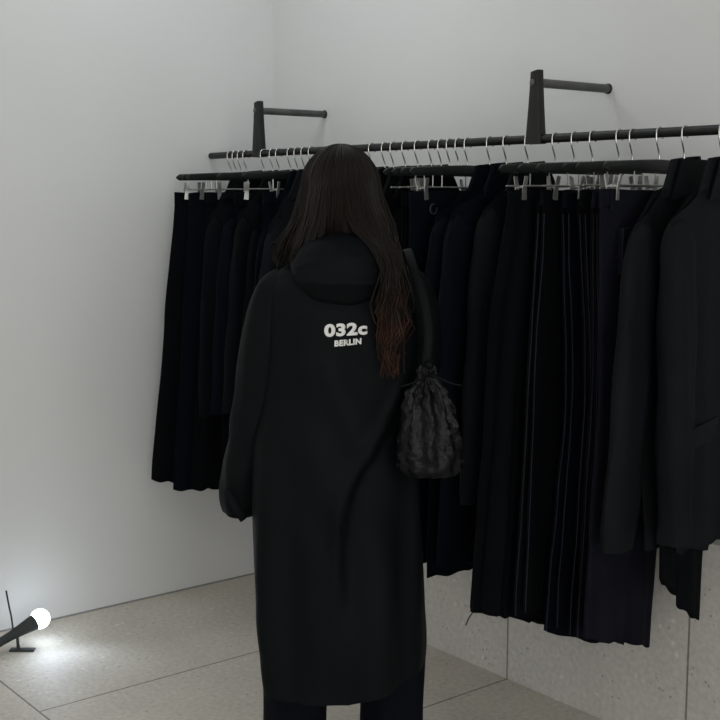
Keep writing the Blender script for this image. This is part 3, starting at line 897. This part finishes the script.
# trousers and shoes
tr = MB()
for sx, fx in ((-1, -.114), (1, .138)):
    P = spline([(sx * .085, .01, .84), (sx * .095, .01, .62), (fx, .01, .40), (fx, .0, .2), (fx, .0, .035)], 26)
    tr.tube(P, [interp([(0, .095), (.4, .085), (1, .080)], i / 25) for i in range(26)], 26, cap=True, capin=.03,
            wob=lambda t, a: 1 + .05 * sin(5 * a + 6 * t) + .05 * sin(3 * a + 22 * t) * sm(.6, 1, t))
tr.build('trousers', M['f_leg'], person)
for sx, fx in ((-1, -.112), (1, .134)):
    sh = MB()
    rows = [(-.085, .030, .050), (-.06, .041, .070), (-.01, .043, .078), (.05, .047, .066), (.11, .049, .050), (.155, .042, .040), (.18, .022, .028)]
    sh.grid([[(fx + sx * max(0, y) * .12 + hw * sgn_pow(cos(q), .8), y, max(.016, .016 + h * (sin(q) + .35) / 1.35)) for q in [2 * pi * k / 20 for k in range(20)]] for y, hw, h in rows], True, True, True)
    so = sh.build('shoe', M['shoe'], person)
    MB().grid([[(fx + sx * max(0, y) * .12 + k1 * (hw + .004), y, zz) for k1, zz in ((-1, 0), (-1, .018), (1, .018), (1, 0))] for y, hw, h in rows], True, True, True).build('sole', M['sole'], so)


# hair: many tapering strands over a close cap
def hair_build():
    m = MB(); rnd = random.Random(11)
    HC = Vector((.004, .004, 1.548)); RXh, RYh, RZh = .092, .106, .107
    # cap (open towards the face)
    rings = []
    for i in range(17):
        al = lerp(.02, 1.75, i / 16); ring = []
        for k in range(41):
            ph = lerp(-2.05, 2.05, k / 40)
            g = 1 + .018 * sin(ph * 19 + al * 3) * sin(al)
            ring.append(HC + Vector((RXh * sin(al) * sin(ph) * g, -RYh * sin(al) * cos(ph) * g, RZh * cos(al))) * .985)
        rings.append(ring)
    for zz, sx_, yy in ((1.50, 1.0, .92), (1.46, .95, .82), (1.42, .90, .74), (1.385, .80, .68)):
        rings.append([Vector((HC.x + RXh * .97 * sx_ * sin(lerp(-2.05, 2.05, k / 40)), HC.y - RYh * yy * .95 * cos(lerp(-2.05, 2.05, k / 40)), zz)) for k in range(41)])
    m.grid(rings, False)

    def over(ph, lift, a0=.04, a1=1.5, n=7):
        return [HC + Vector((RXh * lift * sin(a) * sin(ph), -RYh * lift * sin(a) * cos(ph), RZh * lift * cos(a))) for a in [lerp(a0, a1, j / (n - 1)) for j in range(n)]]
    for i in range(1150):
        ph = rnd.uniform(-2.1, 2.1); lift = rnd.uniform(.985, 1.06)
        P = over(ph, lift, rnd.uniform(.02, .25))
        e = P[-1]; r0 = rnd.uniform(.0022, .0042)
        j = lambda s: rnd.gauss(0, s)
        if ph < -.36:                            # left side, down over the shoulder front
            f = (-.36 - ph) / 1.74
            zend = 1.388 + j(.012) + .018 * max(0, 1 - f * 5)
            xe = lerp(-.060, -.152, min(1, f * 1.7)) + j(.007)
            ye = lerp(-.085, .045, f) + j(.008)
            P += [Vector((lerp(e.x, xe, .30), lerp(e.y, ye, .35), 1.485)), Vector((lerp(e.x, xe, .70), lerp(e.y, ye, .75), 1.435)), Vector((xe, ye, zend))]
        elif ph < -.02:                           # middle back, tucked inside the hood
            zend = 1.40 + j(.01)
            xe = e.x * 1.0 + j(.006); ye = -.064 + j(.006)
            P += [Vector((e.x * 1.04, lerp(e.y, ye, .3), 1.47)), Vector((xe, ye, 1.425)), Vector((xe, ye + .01, zend))]
        elif ph < 1.35:                           # swept to the right into the long lock
            f = (ph + .02) / 1.37
            q = rnd.random()
            x1 = lerp(.030, .128, f) + j(.006); x2 = lerp(.090, .134, f) + j(.006); x3 = lerp(.098, .142, f) + j(.008)
            ze = 1.105 + .20 * (1 - q) ** 1.15
            x4 = lerp(.086, .146, f) + j(.010); x5 = lerp(.100, .126, f) + j(.010)
            P += [Vector((x1, lerp(-.104, -.06, f), 1.462)), Vector((x2, lerp(-.158, -.110, f) + j(.006), 1.395)), Vector((x3, -.172 + j(.010), 1.315))]
            if ze < 1.25: P += [Vector((x4, -.165 + j(.010), lerp(1.30, ze, .5)))]
            P += [Vector((x5, -.162 + j(.010), ze))]
        else:                                     # right side, front of the shoulder
            f = (ph - 1.35) / .75
            xe = lerp(.138, .122, f) + j(.006); ye = lerp(-.03, .06, f) + j(.008)
            P += [Vector((lerp(e.x, xe, .45), lerp(e.y, ye, .4), 1.47)), Vector((xe, ye, 1.41)), Vector((xe + .002, ye, 1.375 + j(.015)))]
        n = 22
        Q = spline(P, n)
        w1, w2 = rnd.uniform(0, 6), rnd.uniform(.002, .006)
        for k, p in enumerate(Q):
            s = k / (n - 1); p.x += w2 * sin(7 * s + w1) * s; p.y += .6 * w2 * cos(6 * s + w1) * s
            if p.z < 1.34 and p.x > .06: p.x += .007 * sin(p.z * 62 + w1 * .25) * sm(1.34, 1.26, p.z)
        m.tube(Q, [(r0 * lerp(1, .35, (k / (n - 1)) ** 2.5), r0 * .7 * lerp(1, .35, (k / (n - 1)) ** 2.5)) for k in range(n)], 4)
    return m.build('hair', M['hair'], person)


hair_build()

# ------------------------------------------------------------------ shoulder bag
bag = empty('shoulder_bag', (PX, PY, 0.018), YAW + TURN)
tag(bag, 'black crinkled drawstring bag hanging from the woman\'s right shoulder', 'bag')
bc = Vector((.206, -.150, 0))
prof = [(1.116, .016), (1.104, .022), (1.092, .018), (1.078, .026), (1.05, .044), (1.01, .058), (.97, .068), (.93, .076), (.89, .080), (.862, .078), (.848, .066), (.842, .040), (.841, .01)]
rings = []
for i in range(60):
    t = i / 59; zz = lerp(1.116, .8412, t)
    r = interp([(-z, r_) for z, r_ in prof], -zz)
    ring = []
    for k in range(72):
        a = 2 * pi * k / 72
        pl = 1 + (.16 * sm(.92, 1.08, zz) + .05) * sin(11 * a + 3 * noise.noise(Vector((cos(a), sin(a), zz * 6))))
        cr = .007 * noise.noise(Vector((cos(a) * 4, sin(a) * 4, zz * 34))) + .005 * noise.noise(Vector((cos(a) * 9 + 5, sin(a) * 9, zz * 70)))
        cr *= sm(.0, .03, r)
        rr2 = r * pl + cr
        ring.append((bc.x + rr2 * cos(a) + .012 * (t - .5), bc.y + rr2 * .62 * sin(a), zz))
    rings.append(ring)
body = MB().grid(rings, True, True, True).build('bag_body', M['bag'], bag)
for s in range(2):
    dx = 1 if s else -1
    MB().tube(spline([(bc.x, bc.y - .016, 1.092), (bc.x + dx * .018, bc.y - .026, 1.088), (bc.x + dx * .045, bc.y - .036, 1.078), (bc.x + dx * .072, bc.y - .034, 1.070)], 14), .0028, 7).build('drawstring', M['bagstrap'], bag)
MB().tube([(bc.x + .020 * cos(a), bc.y + .015 * sin(a), 1.090 + .002 * sin(3 * a)) for a in [2 * pi * k / 24 for k in range(25)]], .0042, 8).build('neck_cord', M['bagstrap'], bag)
MB().sphere((bc.x - .002, bc.y - .012, 1.118), (.012, .010, .010), 12, 8).build('knot', M['bagstrap'], bag)
sp = spline([(.200, -.142, 1.112), (.205, -.134, 1.20), (.192, -.128, 1.28), (.172, -.098, 1.346), (.167, -.018, 1.386), (.172, .055, 1.360), (.188, .120, 1.27), (.215, .06, 1.18)][:7], 40)
MB().tube(sp, [(.011, .0022)] * 40, 10, up=(1, 0, 0)).build('strap', M['bagstrap'], bag)
